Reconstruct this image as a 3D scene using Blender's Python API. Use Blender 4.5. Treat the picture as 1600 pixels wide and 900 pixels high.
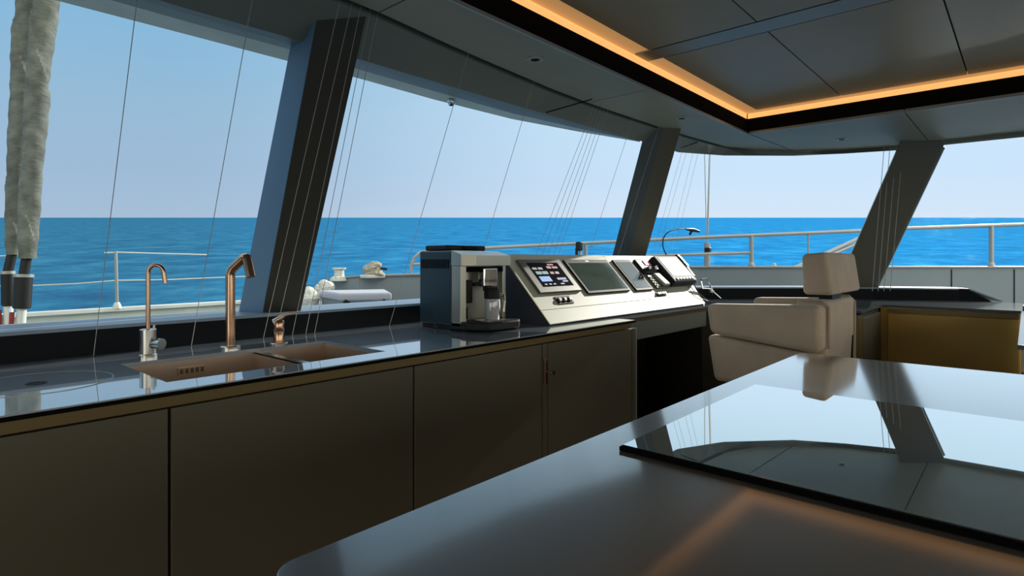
import bpy, bmesh, math, random
from mathutils import Vector, Matrix
from math import radians, sin, cos, pi, hypot, sqrt
random.seed(4)
S = bpy.context.scene
for o in list(bpy.data.objects): bpy.data.objects.remove(o)

# ------------------------------------------------------------------ camera
F = 907.0; YAW = radians(41.58); CZ = 1.2; HY = 407.0
cam_d = bpy.data.cameras.new('camera'); cam = bpy.data.objects.new('camera', cam_d)
S.collection.objects.link(cam)
cam.location = (0, 0, CZ); cam.rotation_euler = (pi/2, 0, YAW - pi/2)
cam_d.sensor_width = 36; cam_d.lens = 36*F/1600; cam_d.shift_y = -(450-HY)/1600
cam_d.clip_start = 0.02; cam_d.clip_end = 60000
S.camera = cam
# real-space points found by meeting a sight line with a known plane
fx, fy = cos(YAW), sin(YAW); rx, ry = sin(YAW), -cos(YAW)
def ray(px, py):
    a = (px-800)/F; b = -(py-HY)/F
    return Vector((fx+a*rx, fy+a*ry, b))
C0 = Vector((0, 0, CZ))
def atz(px, py, z): r = ray(px, py); return C0 + r*((z-CZ)/r.z)
def aty(px, py, y): r = ray(px, py); return C0 + r*(y/r.y)
def atx(px, py, x): r = ray(px, py); return C0 + r*(x/r.x)
def atd(px, py, d): return C0 + ray(px, py)*d

# ------------------------------------------------------------------ sky
TILT = math.atan(67/907.0)                       # the boat trims against the sea horizon
UPS = Vector((-sin(TILT)*fx, -sin(TILT)*fy, cos(TILT)))
w = bpy.data.worlds.new('sky'); S.world = w; w.use_nodes = True
nt = w.node_tree; N = nt.nodes; Lk = nt.links
for n in list(N): N.remove(n)
out = N.new('ShaderNodeOutputWorld'); bg = N.new('ShaderNodeBackground')
tc = N.new('ShaderNodeTexCoord')
def vdot(v):
    d = N.new('ShaderNodeVectorMath'); d.operation = 'DOT_PRODUCT'; d.inputs[1].default_value = v
    Lk.new(tc.outputs['Generated'], d.inputs[0]); return d.outputs['Value']
def ramp(src, stops, nn=None, lk=None):
    r = (nn or N).new('ShaderNodeValToRGB'); e = r.color_ramp.elements
    while len(e) < len(stops): e.new(0.5)
    for i, (p, c) in enumerate(stops): e[i].position = p; e[i].color = (*c, 1)
    (lk or Lk).new(src, r.inputs[0]); return r.outputs['Color']
el = vdot(UPS)
def srgb(r, g, b):
    f = lambda c: (c/255/12.92) if c/255 <= .04045 else ((c/255+.055)/1.055)**2.4
    return (f(r), f(g), f(b))
left = ramp(el, [(0.0, srgb(168,192,216)), (0.07, srgb(160,188,216)), (0.16, srgb(152,188,216)), (0.33, srgb(128,184,222)), (0.55, srgb(225,238,250)), (1.0, srgb(235,242,250))])
right = ramp(el, [(0.0, srgb(215,232,250)), (0.07, srgb(205,230,253)), (0.16, srgb(205,233,255)), (0.33, srgb(200,235,255)), (0.55, srgb(250,252,252)), (1.0, srgb(235,242,250))])
SUN = Vector((0.87, -0.012, 0.35)).normalized()
az = Vector((1.0, -0.35, 0)).normalized()
sd = vdot(az)
mr = N.new('ShaderNodeMapRange'); mr.inputs[1].default_value = -.05; mr.inputs[2].default_value = 0.80; Lk.new(sd, mr.inputs[0])
mr.interpolation_type = 'SMOOTHSTEP'
mx = N.new('ShaderNodeMix'); mx.data_type = 'RGBA'
Lk.new(mr.outputs[0], mx.inputs[0]); Lk.new(left, mx.inputs[6]); Lk.new(right, mx.inputs[7])
rd = vdot(Vector((-.30,-.954,0)))
mr2 = N.new('ShaderNodeMapRange'); mr2.inputs[1].default_value = .05; mr2.inputs[2].default_value = .7; Lk.new(rd, mr2.inputs[0]); mr2.interpolation_type = 'SMOOTHSTEP'
mx2 = N.new('ShaderNodeMix'); mx2.data_type = 'RGBA'
Lk.new(mr2.outputs[0], mx2.inputs[0]); Lk.new(mx.outputs[2], mx2.inputs[6]); mx2.inputs[7].default_value = (1.95,1.85,1.60,1)   # added fill: unseen bright warm sky patch that lightens the cabin
Lk.new(mx2.outputs[2], bg.inputs[0]); bg.inputs[1].default_value = 1.0
Lk.new(bg.outputs[0], out.inputs[0])

sl = bpy.data.lights.new('sun', 'SUN'); sl.energy = 5.0; sl.angle = radians(0.6); sl.color = (1, .95, .86)
so = bpy.data.objects.new('sun', sl); S.collection.objects.link(so)
so.rotation_euler = (-SUN).to_track_quat('-Z', 'Y').to_euler()
S.view_settings.view_transform = 'Standard'; S.view_settings.look = 'None'
S.view_settings.gamma = 1; S.view_settings.exposure = 0.0; S.view_settings.use_curve_mapping = False

# ------------------------------------------------------------------ materials
MATS = {}
def mat(name, col, rough=.5, metal=0, ior=1.5, coat=0, emit=None, es=1, bump=None, vary=None, aniso=0, trans=0, sheen=0):
    m = bpy.data.materials.new(name); m.use_nodes = True; MATS[name] = m
    t = m.node_tree; p = t.nodes['Principled BSDF']
    p.inputs['Base Color'].default_value = (*col, 1); p.inputs['Roughness'].default_value = rough
    p.inputs['Metallic'].default_value = metal; p.inputs['IOR'].default_value = ior
    p.inputs['Coat Weight'].default_value = coat; p.inputs['Coat Roughness'].default_value = .02
    p.inputs['Transmission Weight'].default_value = trans; p.inputs['Sheen Weight'].default_value = sheen
    if emit: p.inputs['Emission Color'].default_value = (*emit, 1); p.inputs['Emission Strength'].default_value = es
    tcn = t.nodes.new('ShaderNodeTexCoord')
    if vary:                                     # (scale, amount)
        n = t.nodes.new('ShaderNodeTexNoise'); n.inputs['Scale'].default_value = vary[0]; n.inputs['Detail'].default_value = 4
        t.links.new(tcn.outputs['Object'], n.inputs['Vector'])
        a = vary[1]
        c = ramp(n.outputs[0], [(.3, tuple(x*(1-a) for x in col)), (.7, tuple(min(1, x*(1+a)) for x in col))], t.nodes, t.links)
        t.links.new(c, p.inputs['Base Color'])
    if bump:                                     # (scale, strength, stretch xyz)
        mp = t.nodes.new('ShaderNodeMapping'); mp.inputs['Scale'].default_value = bump[2] if len(bump) > 2 else (1, 1, 1)
        n = t.nodes.new('ShaderNodeTexNoise'); n.inputs['Scale'].default_value = bump[0]; n.inputs['Detail'].default_value = 5
        b = t.nodes.new('ShaderNodeBump'); b.inputs['Strength'].default_value = bump[1]; b.inputs['Distance'].default_value = .01
        t.links.new(tcn.outputs['Object'], mp.inputs[0]); t.links.new(mp.outputs[0], n.inputs['Vector'])
        t.links.new(n.outputs[0], b.inputs['Height']); t.links.new(b.outputs[0], p.inputs['Normal'])
    return m
ceil_m  = mat('dark_grey_ceiling', (.30,.315,.24), .50, .0, vary=(1.2,.12))
panel_m = mat('olive_grey_ceiling_panel', (.30,.275,.195), .36, .0, vary=(1.0,.12))
beam_m  = mat('brushed_blue_steel', (.24,.28,.29), .35, .7)
black_m = mat('matte_black', (.005,.005,.004), .9, ior=1.12)
lip_m   = mat('pale_edge_metal', (.35,.38,.36), .4, .6)
cove_m  = mat('cove_lining_added_glow', (.75,.52,.30), .7, emit=(.86,.43,.15), es=.36)  # lining glows by itself, in place of light caught from the strip
led_m   = mat('warm_light_strip', (.8,.5,.25), .6, emit=(.86,.43,.135), es=1.0)
header_m= mat('slate_header', (.18,.20,.165), .45, .0, vary=(1.5,.12))
frame_m = mat('blue_grey_frame', (.19,.20,.18), .45, .0)
white_m = mat('white_gelcoat', (.62,.66,.62), .45, vary=(3,.06))
over_m  = mat('roof_overhang_paint', (.55,.62,.57), .5, vary=(4,.12))
grey_m  = mat('grey_gelcoat', (.20,.25,.28), .45, vary=(2,.05))
kerb_m  = mat('black_kerb_lacquer', (.008,.010,.013), .5, ior=1.2)
sill_m  = mat('sill_paint', (.22,.30,.38), .4)
pil_blue= mat('pillar_side_blue_grey', (.13,.24,.36), .4, .1)
pil_m   = mat('pillar_brown_black', (.05,.048,.036), .5, .0)
pil_g   = mat('pillar_olive_grey', (.13,.125,.095), .45, .1)
pil_s   = mat('pillar_slate', (.085,.11,.12), .45, .1)
top_m   = mat('polished_stone_worktop', (.050,.052,.056), .04, .0, ior=4.2, vary=(3,.25))
isl_m   = mat('satin_stone_island_top', (.075,.068,.060), .07, .0, ior=3.6, vary=(2.5,.3))
hob_m   = mat('mirror_black_hob_glass', (.60,.66,.64), .012, 1)
cab_m   = mat('olive_grey_cabinet', (.118,.106,.074), .40, .1, vary=(1.2,.10))
ochre_m = mat('ochre_cabinet', (.62,.37,.085), .5, .0, vary=(1.4,.1))
strip_m = mat('bronze_trim', (.20,.15,.065), .35, .5)
apron_m = mat('grey_green_panel', (.22,.24,.20), .45, .1)
dark_m  = mat('dark_brown_panel', (.014,.012,.008), .5)
floor_m = mat('teak_floor', (.30,.23,.15), .45, vary=(2,.3))
wall_m  = mat('dark_olive_wall', (.12,.105,.08), .6)
copper_m= mat('brushed_copper', (.56,.36,.24), .20, 1)
steel_m = mat('brushed_steel', (.55,.55,.52), .25, 1)
bronze_steel = mat('bronze_tinted_steel', (.70,.56,.44), .28, .75)
chrome_m= mat('polished_chrome', (.75,.75,.75), .08, 1)
console_m = mat('cream_console_paint', (.50,.515,.42), .5, .0, ior=1.35, vary=(4,.05))
side_m  = mat('dark_navy_side', (.045,.050,.065), .45)
bezel_m = mat('black_glass_bezel', (.010,.012,.011), .55, ior=1.2)
bezelg_m= mat('grey_metal_bezel', (.13,.13,.11), .4, .3)
scr_m   = mat('dark_screen_glass', (.07,.105,.085), .08, 0, ior=2.2)
scrb_m  = mat('black_screen', (.006,.007,.010), .12)
plotter_m = mat('pale_plotter_screen', (.74,.76,.72), .6, ior=1.2)
plastic_m = mat('black_plastic', (.016,.018,.018), .5, ior=1.3)
suede_m = mat('beige_suede', (.58,.47,.35), .85, 0, vary=(7,.10), sheen=.25, bump=(60,.15))
pipe_m  = mat('beige_piping', (.50,.42,.33), .7)
navy_m  = mat('petrol_blue_metal', (.020,.045,.062), .35, .3)
inox_m  = mat('pale_brushed_inox', (.42,.42,.36), .32, .7)
glassj_m= mat('clear_jug_glass', (.55,.56,.58), .1, .2)
cord_m  = mat('pale_blind_cord', (.42,.41,.36), .6)
sail_m  = mat('grey_sail_cloth', (.115,.13,.11), .85, vary=(9,.35), bump=(14,1.0,(1,1,2.2)))
rail_m  = mat('stainless_rail', (.36,.38,.37), .4, .5)
rope_m  = mat('tan_rope', (.45,.42,.33), .9, vary=(60,.5), bump=(80,1.0))
ropew_m = mat('white_rope', (.62,.64,.60), .9, vary=(50,.3), bump=(60,1.0))
red_m   = mat('red_fender_line', (.25,.02,.02), .6)
cush_m  = mat('lilac_grey_cushion', (.42,.45,.52), .7)

def glass_mat():
    m = bpy.data.materials.new('clear_window_glass'); m.use_nodes = True; t = m.node_tree
    for n in list(t.nodes): t.nodes.remove(n)
    o = t.nodes.new('ShaderNodeOutputMaterial'); tr = t.nodes.new('ShaderNodeBsdfTransparent'); g = t.nodes.new('ShaderNodeBsdfGlossy')
    tr.inputs[0].default_value = (.98,.99,.99,1); g.inputs['Roughness'].default_value = .0
    fr = t.nodes.new('ShaderNodeFresnel'); fr.inputs[0].default_value = 1.05
    mixn = t.nodes.new('ShaderNodeMixShader')
    t.links.new(fr.outputs[0], mixn.inputs[0]); t.links.new(tr.outputs[0], mixn.inputs[1]); t.links.new(g.outputs[0], mixn.inputs[2])
    t.links.new(mixn.outputs[0], o.inputs[0]); return m
glass_m = glass_mat()

def sea_mat():
    m = bpy.data.materials.new('sea_water'); m.use_nodes = True; t = m.node_tree; p = t.nodes['Principled BSDF']; l = t.links
    tcn = t.nodes.new('ShaderNodeTexCoord')
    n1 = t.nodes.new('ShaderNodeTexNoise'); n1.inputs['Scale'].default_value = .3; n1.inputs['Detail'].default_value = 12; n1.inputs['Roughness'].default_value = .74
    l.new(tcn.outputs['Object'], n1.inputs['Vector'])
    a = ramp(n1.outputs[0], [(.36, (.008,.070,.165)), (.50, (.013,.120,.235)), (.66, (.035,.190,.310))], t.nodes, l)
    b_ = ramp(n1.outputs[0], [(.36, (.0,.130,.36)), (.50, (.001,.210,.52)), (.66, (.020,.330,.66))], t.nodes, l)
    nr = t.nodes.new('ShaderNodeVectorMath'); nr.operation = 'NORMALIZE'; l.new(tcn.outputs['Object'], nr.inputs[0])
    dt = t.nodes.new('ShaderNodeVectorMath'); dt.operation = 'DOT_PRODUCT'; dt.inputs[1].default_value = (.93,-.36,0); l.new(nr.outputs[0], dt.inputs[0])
    mr_ = t.nodes.new('ShaderNodeMapRange'); mr_.inputs[1].default_value = -.05; mr_.inputs[2].default_value = .72; l.new(dt.outputs['Value'], mr_.inputs[0])  # sunward brightening painted into the water colour by direction
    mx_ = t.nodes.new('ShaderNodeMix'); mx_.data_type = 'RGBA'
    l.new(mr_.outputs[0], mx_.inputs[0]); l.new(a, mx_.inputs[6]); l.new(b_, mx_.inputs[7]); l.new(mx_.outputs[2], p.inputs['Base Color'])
    n2 = t.nodes.new('ShaderNodeTexNoise'); n2.inputs['Scale'].default_value = 3.2; n2.inputs['Detail'].default_value = 4; n2.inputs['Roughness'].default_value = .6
    l.new(tcn.outputs['Object'], n2.inputs['Vector'])
    b = t.nodes.new('ShaderNodeBump'); b.inputs['Strength'].default_value = 1.0; b.inputs['Distance'].default_value = .42
    l.new(n2.outputs[0], b.inputs['Height']); l.new(b.outputs[0], p.inputs['Normal'])
    df = t.nodes.new('ShaderNodeBsdfDiffuse'); gl = t.nodes.new('ShaderNodeBsdfGlossy'); gl.inputs['Roughness'].default_value = .03
    l.new(mx_.outputs[2], df.inputs[0]); l.new(b.outputs[0], gl.inputs['Normal'])
    ms = t.nodes.new('ShaderNodeMixShader'); ms.inputs[0].default_value = .05
    l.new(df.outputs[0], ms.inputs[1]); l.new(gl.outputs[0], ms.inputs[2]); l.new(ms.outputs[0], t.nodes['Material Output'].inputs[0])
    return m
def polished(name, base, rough, p, a, k, rb=.30, ib=1.75, tint=(1,1,.98), vary=(3,.25)):
    m = mat(name, base, rb, vary=vary, ior=ib); t = m.node_tree; l = t.links
    lw = t.nodes.new('ShaderNodeLayerWeight'); lw.inputs[0].default_value = .5
    pw = t.nodes.new('ShaderNodeMath'); pw.operation = 'POWER'; pw.inputs[1].default_value = p; l.new(lw.outputs['Facing'], pw.inputs[0])
    ma = t.nodes.new('ShaderNodeMath'); ma.operation = 'MULTIPLY_ADD'; ma.inputs[1].default_value = k; ma.inputs[2].default_value = a; ma.use_clamp = True; l.new(pw.outputs[0], ma.inputs[0])
    mi = t.nodes.new('ShaderNodeMath'); mi.operation = 'MINIMUM'; mi.inputs[1].default_value = 1.0; l.new(ma.outputs[0], mi.inputs[0])
    gl = t.nodes.new('ShaderNodeBsdfGlossy'); gl.inputs[0].default_value = (*tint,1); gl.inputs['Roughness'].default_value = rough
    ms = t.nodes.new('ShaderNodeMixShader'); l.new(mi.outputs[0], ms.inputs[0]); l.new(t.nodes['Principled BSDF'].outputs[0], ms.inputs[1]); l.new(gl.outputs[0], ms.inputs[2])
    l.new(ms.outputs[0], t.nodes['Material Output'].inputs[0]); return m
top_m = polished('polished_stone_worktop', (.21,.275,.34), .03, 3, .02, 1.12, rb=.42, ib=2.6)
isl_m = polished('satin_stone_island_top', (.16,.142,.12), .085, 5.5, .0, 2.25, vary=(2.5,.3))
hob_m = polished('mirror_black_hob_glass', (.006,.007,.007), .012, 2, .25, 1.12, tint=(1,1,.97), vary=None)
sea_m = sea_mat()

# ------------------------------------------------------------------ mesh helpers
class MB:
    def __init__(s): s.v = []; s.f = []; s.sm = []
    def add(s, vs, fs, smooth=False):
        k = len(s.v); s.v += [tuple(v) for v in vs]; s.f += [tuple(i+k for i in f) for f in fs]; s.sm += [smooth]*len(fs); return s
    def hexa(s, b, t):                            # four bottom points, four top points
        return s.add(list(b)+list(t), [(3,2,1,0),(4,5,6,7),(0,1,5,4),(1,2,6,5),(2,3,7,6),(3,0,4,7)])
    def box(s, x0, x1, y0, y1, z0, z1):
        return s.hexa([(x0,y0,z0),(x1,y0,z0),(x1,y1,z0),(x0,y1,z0)], [(x0,y0,z1),(x1,y0,z1),(x1,y1,z1),(x0,y1,z1)])
    def fbox(s, fr, u0, u1, v0, v1, w0, w1):      # box in a frame function fr(u,v,w)
        return s.hexa([fr(u0,v0,w0),fr(u1,v0,w0),fr(u1,v1,w0),fr(u0,v1,w0)], [fr(u0,v0,w1),fr(u1,v0,w1),fr(u1,v1,w1),fr(u0,v1,w1)])
    def prism(s, poly, z0, z1):
        n = len(poly)
        return s.add([(x,y,z0) for x,y in poly]+[(x,y,z1) for x,y in poly], [tuple(range(n-1,-1,-1)), tuple(range(n,2*n))]+[(i,(i+1)%n,n+(i+1)%n,n+i) for i in range(n)])
    def prismx(s, poly, x0, x1):                  # polygon of (y,z) swept along x
        n = len(poly)
        return s.add([(x0,y,z) for y,z in poly]+[(x1,y,z) for y,z in poly], [tuple(range(n)), tuple(range(2*n-1,n-1,-1))]+[(i,n+i,n+(i+1)%n,(i+1)%n) for i in range(n)])
    def loft(s, rows, closed=False, smooth=False, cap=False):
        n = len(rows[0]); vs = [p for r in rows for p in r]; fs = []
        for i in range(len(rows)-1):
            for j in range(n if closed else n-1):
                fs.append((i*n+j, i*n+(j+1)%n, (i+1)*n+(j+1)%n, (i+1)*n+j))
        if cap: fs += [tuple(range(n-1,-1,-1)), tuple(range((len(rows)-1)*n, len(rows)*n))]
        return s.add(vs, fs, smooth)
    def tube(s, pts, r, seg=12, cap=True):
        pts = [Vector(p) for p in pts]; R = r if isinstance(r, (list, tuple)) else [r]*len(pts)
        rows = []; up = None
        for i, p in enumerate(pts):
            a = pts[max(i-1,0)]; b = pts[min(i+1,len(pts)-1)]; d = (b-a).normalized()
            if up is None: up = Vector((0,0,1)) if abs(d.z) < .9 else Vector((1,0,0))
            q = d.cross(up).normalized(); up = q.cross(d).normalized()
            rows.append([p + (q*cos(t)+up*sin(t))*R[i] for t in [2*pi*k/seg for k in range(seg)]])
        return s.loft(rows, True, True, cap)
    def lathe(s, prof, c, axis=(0,0,1), seg=28, smooth=True):  # prof: (radius, height)
        ax = Vector(axis).normalized(); q = ax.orthogonal().normalized(); u = ax.cross(q); c = Vector(c)
        rows = [[c + ax*h + (q*cos(2*pi*k/seg)+u*sin(2*pi*k/seg))*max(r,1e-4) for k in range(seg)] for r, h in prof]
        return s.loft(rows, True, smooth, True)
    def build(s, name, m, parent=None, bevel=0, seg=2, kind=None):
        me = bpy.data.meshes.new(name); me.from_pydata(s.v, [], s.f); me.update()
        bm = bmesh.new(); bm.from_mesh(me); bmesh.ops.recalc_face_normals(bm, faces=bm.faces); bm.to_mesh(me); bm.free()
        for p, k in zip(me.polygons, s.sm): p.use_smooth = k
        o = bpy.data.objects.new(name, me); S.collection.objects.link(o)
        for mm in (m if isinstance(m, (list,tuple)) else [m]): me.materials.append(mm)
        if any(s.sm): me.set_sharp_from_angle(angle=radians(38))
        if bevel:
            b = o.modifiers.new('bevel', 'BEVEL'); b.width = bevel; b.segments = seg; b.limit_method = 'ANGLE'; b.angle_limit = radians(30)
            b.harden_normals = False
            for p in me.polygons: p.use_smooth = True
            try:
                ww = o.modifiers.new('wn', 'WEIGHTED_NORMAL'); ww.keep_sharp = False
            except Exception: pass
        if parent is not None: o.parent = parent; o.matrix_parent_inverse = parent.matrix_world.inverted() if False else Matrix.Translation(-parent.location)
        if kind: o['kind'] = kind
        return o
def tag(o, label, cat, group=None, kind=None):
    o['label'] = label; o['category'] = cat
    if group: o['group'] = group
    if kind: o['kind'] = kind
    return o
def thing(name, label, cat, loc=(0,0,0), group=None):
    o = bpy.data.objects.new(name, None); S.collection.objects.link(o); o.location = loc; o.empty_display_size = .05
    return tag(o, label, cat, group)
def arc(c, r, a0, a1, n, f): return [f(c, r, a0+(a1-a0)*k/n) for k in range(n+1)]

# ------------------------------------------------------------------ sea
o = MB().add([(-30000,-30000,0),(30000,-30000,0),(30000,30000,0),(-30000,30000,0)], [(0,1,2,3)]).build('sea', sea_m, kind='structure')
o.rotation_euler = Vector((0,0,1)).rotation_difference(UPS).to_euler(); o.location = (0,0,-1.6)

# ------------------------------------------------------------------ room shell
GAP = [(-3.0,1.56),(0,1.625),(.6,1.64),(1.185,1.66),(1.53,1.70),(1.81,1.725),(2.31,1.762),(2.61,1.768),(2.87,1.766),(3.4,1.75),(3.77,1.73),(4.31,1.68),(4.62,1.54),(4.85,1.35),(5.0,1.05),(5.08,.80),(5.12,.53),(5.14,.2),(5.14,-3)]
MB().box(-3.2, 5.6, -3.2, 2.3, -.06, 0).build('floor', floor_m, kind='structure')
MB().box(-3.2, 3.9, 2.24, 2.34, 0, .90).build('wall_left', wall_m, kind='structure')
b = MB(); b.box(-3.2,5.5,-3.2,-3.1,0,.9); b.box(-3.2,5.5,-3.2,-3.1,2.0,2.3)
for x in (-3.2,-1.0,1.2,3.4,5.3): b.box(x,x+.2,-3.2,-3.1,.9,2.0)
b.build('wall_right', wall_m, kind='structure')
b = MB(); b.box(-3.2,-3.1,-3.2,-2.0,0,2.3); b.box(-3.2,-3.1,1.3,2.4,0,2.3); b.box(-3.2,-3.1,-2.0,1.3,2.0,2.3)
b.build('wall_aft', wall_m, kind='structure')
# ceiling ring around the raised tray
c = MB(); g = .003
def seg_gap(x0, x1): return [p for p in GAP if x0 <= p[0] <= x1]
c.prism([(-3.1,1.41),(1.185-g,1.41)]+[(1.185-g,1.66)]+[(.6,1.64),(0,1.625),(-3.1,1.56)], 2.05, 2.065)
c.prism([(1.185+g,1.41),(2.61-g,1.41),(2.61-g,1.768),(2.31,1.762),(1.81,1.725),(1.53,1.70),(1.185+g,1.66)], 2.05, 2.065)
c.prism([(2.61+g,1.41),(3.97,1.41),(3.985,1.40),(4.85,1.357),(4.62,1.54),(4.31,1.68),(3.77,1.73),(3.4,1.75),(2.87,1.766),(2.61+g,1.768)], 2.05, 2.065)
c.prism([(3.97,1.392),(3.97,.525+g),(5.12,.525+g),(5.08,.80),(5.0,1.05),(4.855,1.347),(3.985,1.392)], 2.05, 2.065)
c.prism([(3.97,.525-g),(3.97,-3.1),(5.14,-3.1),(5.14,.2),(5.12,.525-g)], 2.05, 2.065)
c.prism([(-3.1,-1.41),(3.97,-1.41),(3.97,-3.1),(-3.1,-3.1)], 2.05, 2.065)
ceiling = c.build('ceiling', ceil_m, kind='structure')
# dark faces of the tray, backing, bright lip
b = MB()
b.box(-3.1,3.99,1.412,1.43,2.054,2.15); b.box(3.972,3.99,-1.41,1.412,2.054,2.15); b.box(-3.1,3.99,-1.43,-1.412,2.054,2.15)
b.build('trim_1', black_m, kind='structure')
b = MB(); b.box(-3.1,3.974,1.4,1.41,2.046,2.056); b.box(3.962,3.972,-1.41,1.41,2.046,2.056)
b.build('trim_2', lip_m, kind='structure')
# groove backing above the header joint, and the roof that keeps daylight out
roofp = [(x, y+.02) if x < 4.3 else (x+.02, y) for x, y in GAP]
b = MB(); b.prism([(-3.2,-3.2)]+[(-3.2,1.7)]+[(x, y+.10) if x < 4.4 else (x+.10, y+.05) for x, y in GAP][1:-1]+[(5.24,-3.2)], 2.21, 2.30)
b.build('roof', black_m, kind='structure')
bk = MB()
bk.loft([[(x, y-.03, 2.07) for x, y in GAP], [((x, y+.07, 2.07) if x < 4.4 else (x+.07, y+.03, 2.07)) for x, y in GAP]])
bk.box(-3.1,3.99,1.43,1.60,2.067,2.20); bk.box(3.99,5.0,-3.1,1.3,2.067,2.075)
bk.build('trim_3', black_m, kind='structure')
# tray panels at 2.18 with open joints
p = MB(); T0, T1 = 2.18, 2.20
def pan(x0,x1,y0,y1): p.box(x0+g*1.5,x1-g*1.5,y0+g,y1-g,T0,T1)
for x0,x1 in ((-3.0,1.2),(1.2,2.45)):
    for y0,y1 in ((-1.32,-.95),(-.95,-.36),(-.36,.234),(.234,.83),(.83,1.32)): pan(x0,x1,y0,y1)
for y0,y1 in ((-1.32,-.95),(-.95,-.36),(-.36,.234),(.234,.83),(.83,1.32)): pan(2.585,3.885,y0,y1)
p.build('ceiling_panel', panel_m, kind='structure')
MB().box(2.455,2.58,-1.41,1.395,2.179,2.199).build('trim_4', beam_m, kind='structure')
b = MB(); b.box(-3.1,3.99,1.32,1.412,2.186,2.2); b.box(3.885,3.99,-1.41,1.32,2.186,2.2); b.box(-3.1,3.99,-1.412,-1.32,2.186,2.2)
b.build('trim_5', cove_m, kind='structure')
MB().box(-3.1,4.0,-1.43,1.43,2.202,2.208).build('trim_6', black_m, kind='structure')
CL = {'left':'warm orange light strip along the long window-side edge of the ceiling tray','front':'warm orange light strip across the forward edge of the ceiling tray','right':'warm orange light strip along the side of the ceiling tray away from the sink windows'}
def covebar(a, b_):
    return MB().loft([a, b_, [(x-.004 if abs(x-3.969)<.01 else x, y-(.004 if y > 0 else -.004) if abs(abs(y)-1.409)<.01 else y, z) for x,y,z in b_]])
LB = {'left': ([(-3.1,1.409,2.151),(3.965,1.409,2.151)], [(-3.1,1.409,2.183),(3.965,1.409,2.183)]),
      'front': ([(3.969,1.404,2.151),(3.969,-1.404,2.151)], [(3.969,1.404,2.183),(3.969,-1.404,2.183)]),
      'right': ([(-3.1,-1.409,2.151),(3.965,-1.409,2.151)], [(-3.1,-1.409,2.183),(3.965,-1.409,2.183)])}
for nm, (a, b_) in LB.items(): tag(covebar(a, b_).build('cove_light_strip', led_m), CL[nm], 'light strip', 'cove strips around the ceiling tray')

# window header: from the groove down to the window top
WT = [(-3.0,1.83,1.95)]+[tuple(atz(a,b_,z)) for a,b_,z in ((300,16,1.95),(453,59,1.95),(559,92,1.95),(680,128,1.955),(800,163,1.962),(900,192,1.97),(1000,220,1.975),(1060,238,1.985),(1130,243,2.0),(1240,243.5,2.015),(1320,240,2.018),(1400,235,2.02),(1472,227,2.02),(1600,214,2.02))]+[(5.19,-3.0,2.02)]
def along(poly, t):
    L = [0]
    for i in range(1, len(poly)): L.append(L[-1] + (Vector(poly[i])-Vector(poly[i-1])).length)
    d = t*L[-1]
    for i in range(1, len(poly)):
        if d <= L[i] or i == len(poly)-1:
            k = (d-L[i-1])/max(L[i]-L[i-1],1e-9); return Vector(poly[i-1]).lerp(Vector(poly[i]), k)
# match header stations by closest x on the side run, by y on the front run
def gpt(w_):
    best = None
    for i in range(len(GAP)-1):
        a = Vector(GAP[i]); b2 = Vector(GAP[i+1]); q = Vector((w_[0], w_[1])); d = b2-a
        t = max(0, min(1, (q-a).dot(d)/d.dot(d))); c_ = a+d*t
        if best is None or (c_-q).length < best[0]: best = ((c_-q).length, c_, q)
    n = (best[2]-best[1]).normalized() if best[0] > 1e-4 else Vector((0,1))
    return best[1]+n*.032, n
dense = []
for i in range(len(WT)-1):
    for k in range(3): dense.append(Vector(WT[i]).lerp(Vector(WT[i+1]), k/3))
dense.append(Vector(WT[-1]))
rowA = []; rowB = []; rowC = []; rowD = []
for q in dense:
    gp, n = gpt(q); rowA.append((gp.x, gp.y, 2.045)); rowB.append(tuple(q)); rowC.append((q.x+n.x*.02, q.y+n.y*.02, q.z+.01)); rowD.append((q.x+n.x*.06, q.y+n.y*.06, 2.25))
h = MB(); rows = [[(a[0],a[1],2.21) for a in rowA], rowA, rowB, rowC, rowD]
h.loft(rows, smooth=False); h.build('trim_7', header_m, kind='structure')
# joints in the header, thin dark lines
b = MB()
for (p0, p1) in (((497,57),(559,38)), ((853,176),(925,155)), ((1065,231),(1090,222))):
    a = atz(*p0, 1.965 if p0[0] < 1000 else 2.0); d = atz(*p1, 2.04); b.tube([a+Vector((0,0,.0)), d], .003, 6)
b.build('trim_8', black_m, kind='structure')
# window frame head and roof overhang outside the glass
O1 = [(-3.0,2.02,1.965)]+[tuple(atz(a,b_,1.972)) for a,b_ in ((300,36),(452,77),(559,108),(680,143),(800,177),(900,200),(1000,221.0))]
O2 = [(-3.0,2.25,1.975)]+[tuple(atz(a,b_,1.982)) for a,b_ in ((300,56),(452,96),(559,122),(680,156),(800,186),(900,205),(1000,221.8))]
W1 = [WT[0]]+list(WT[1:8])
def thick(r, dz): return [(x, y, z+dz) for x, y, z in r]
b = MB(); b.loft([W1, O1, thick(O1,.03)]); b.build('trim_9', frame_m, kind='structure')
b = MB(); b.loft([O1, O2, thick(O2,.06), thick(W1,.25)]); b.build('roof_overhang', over_m, kind='structure')

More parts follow.
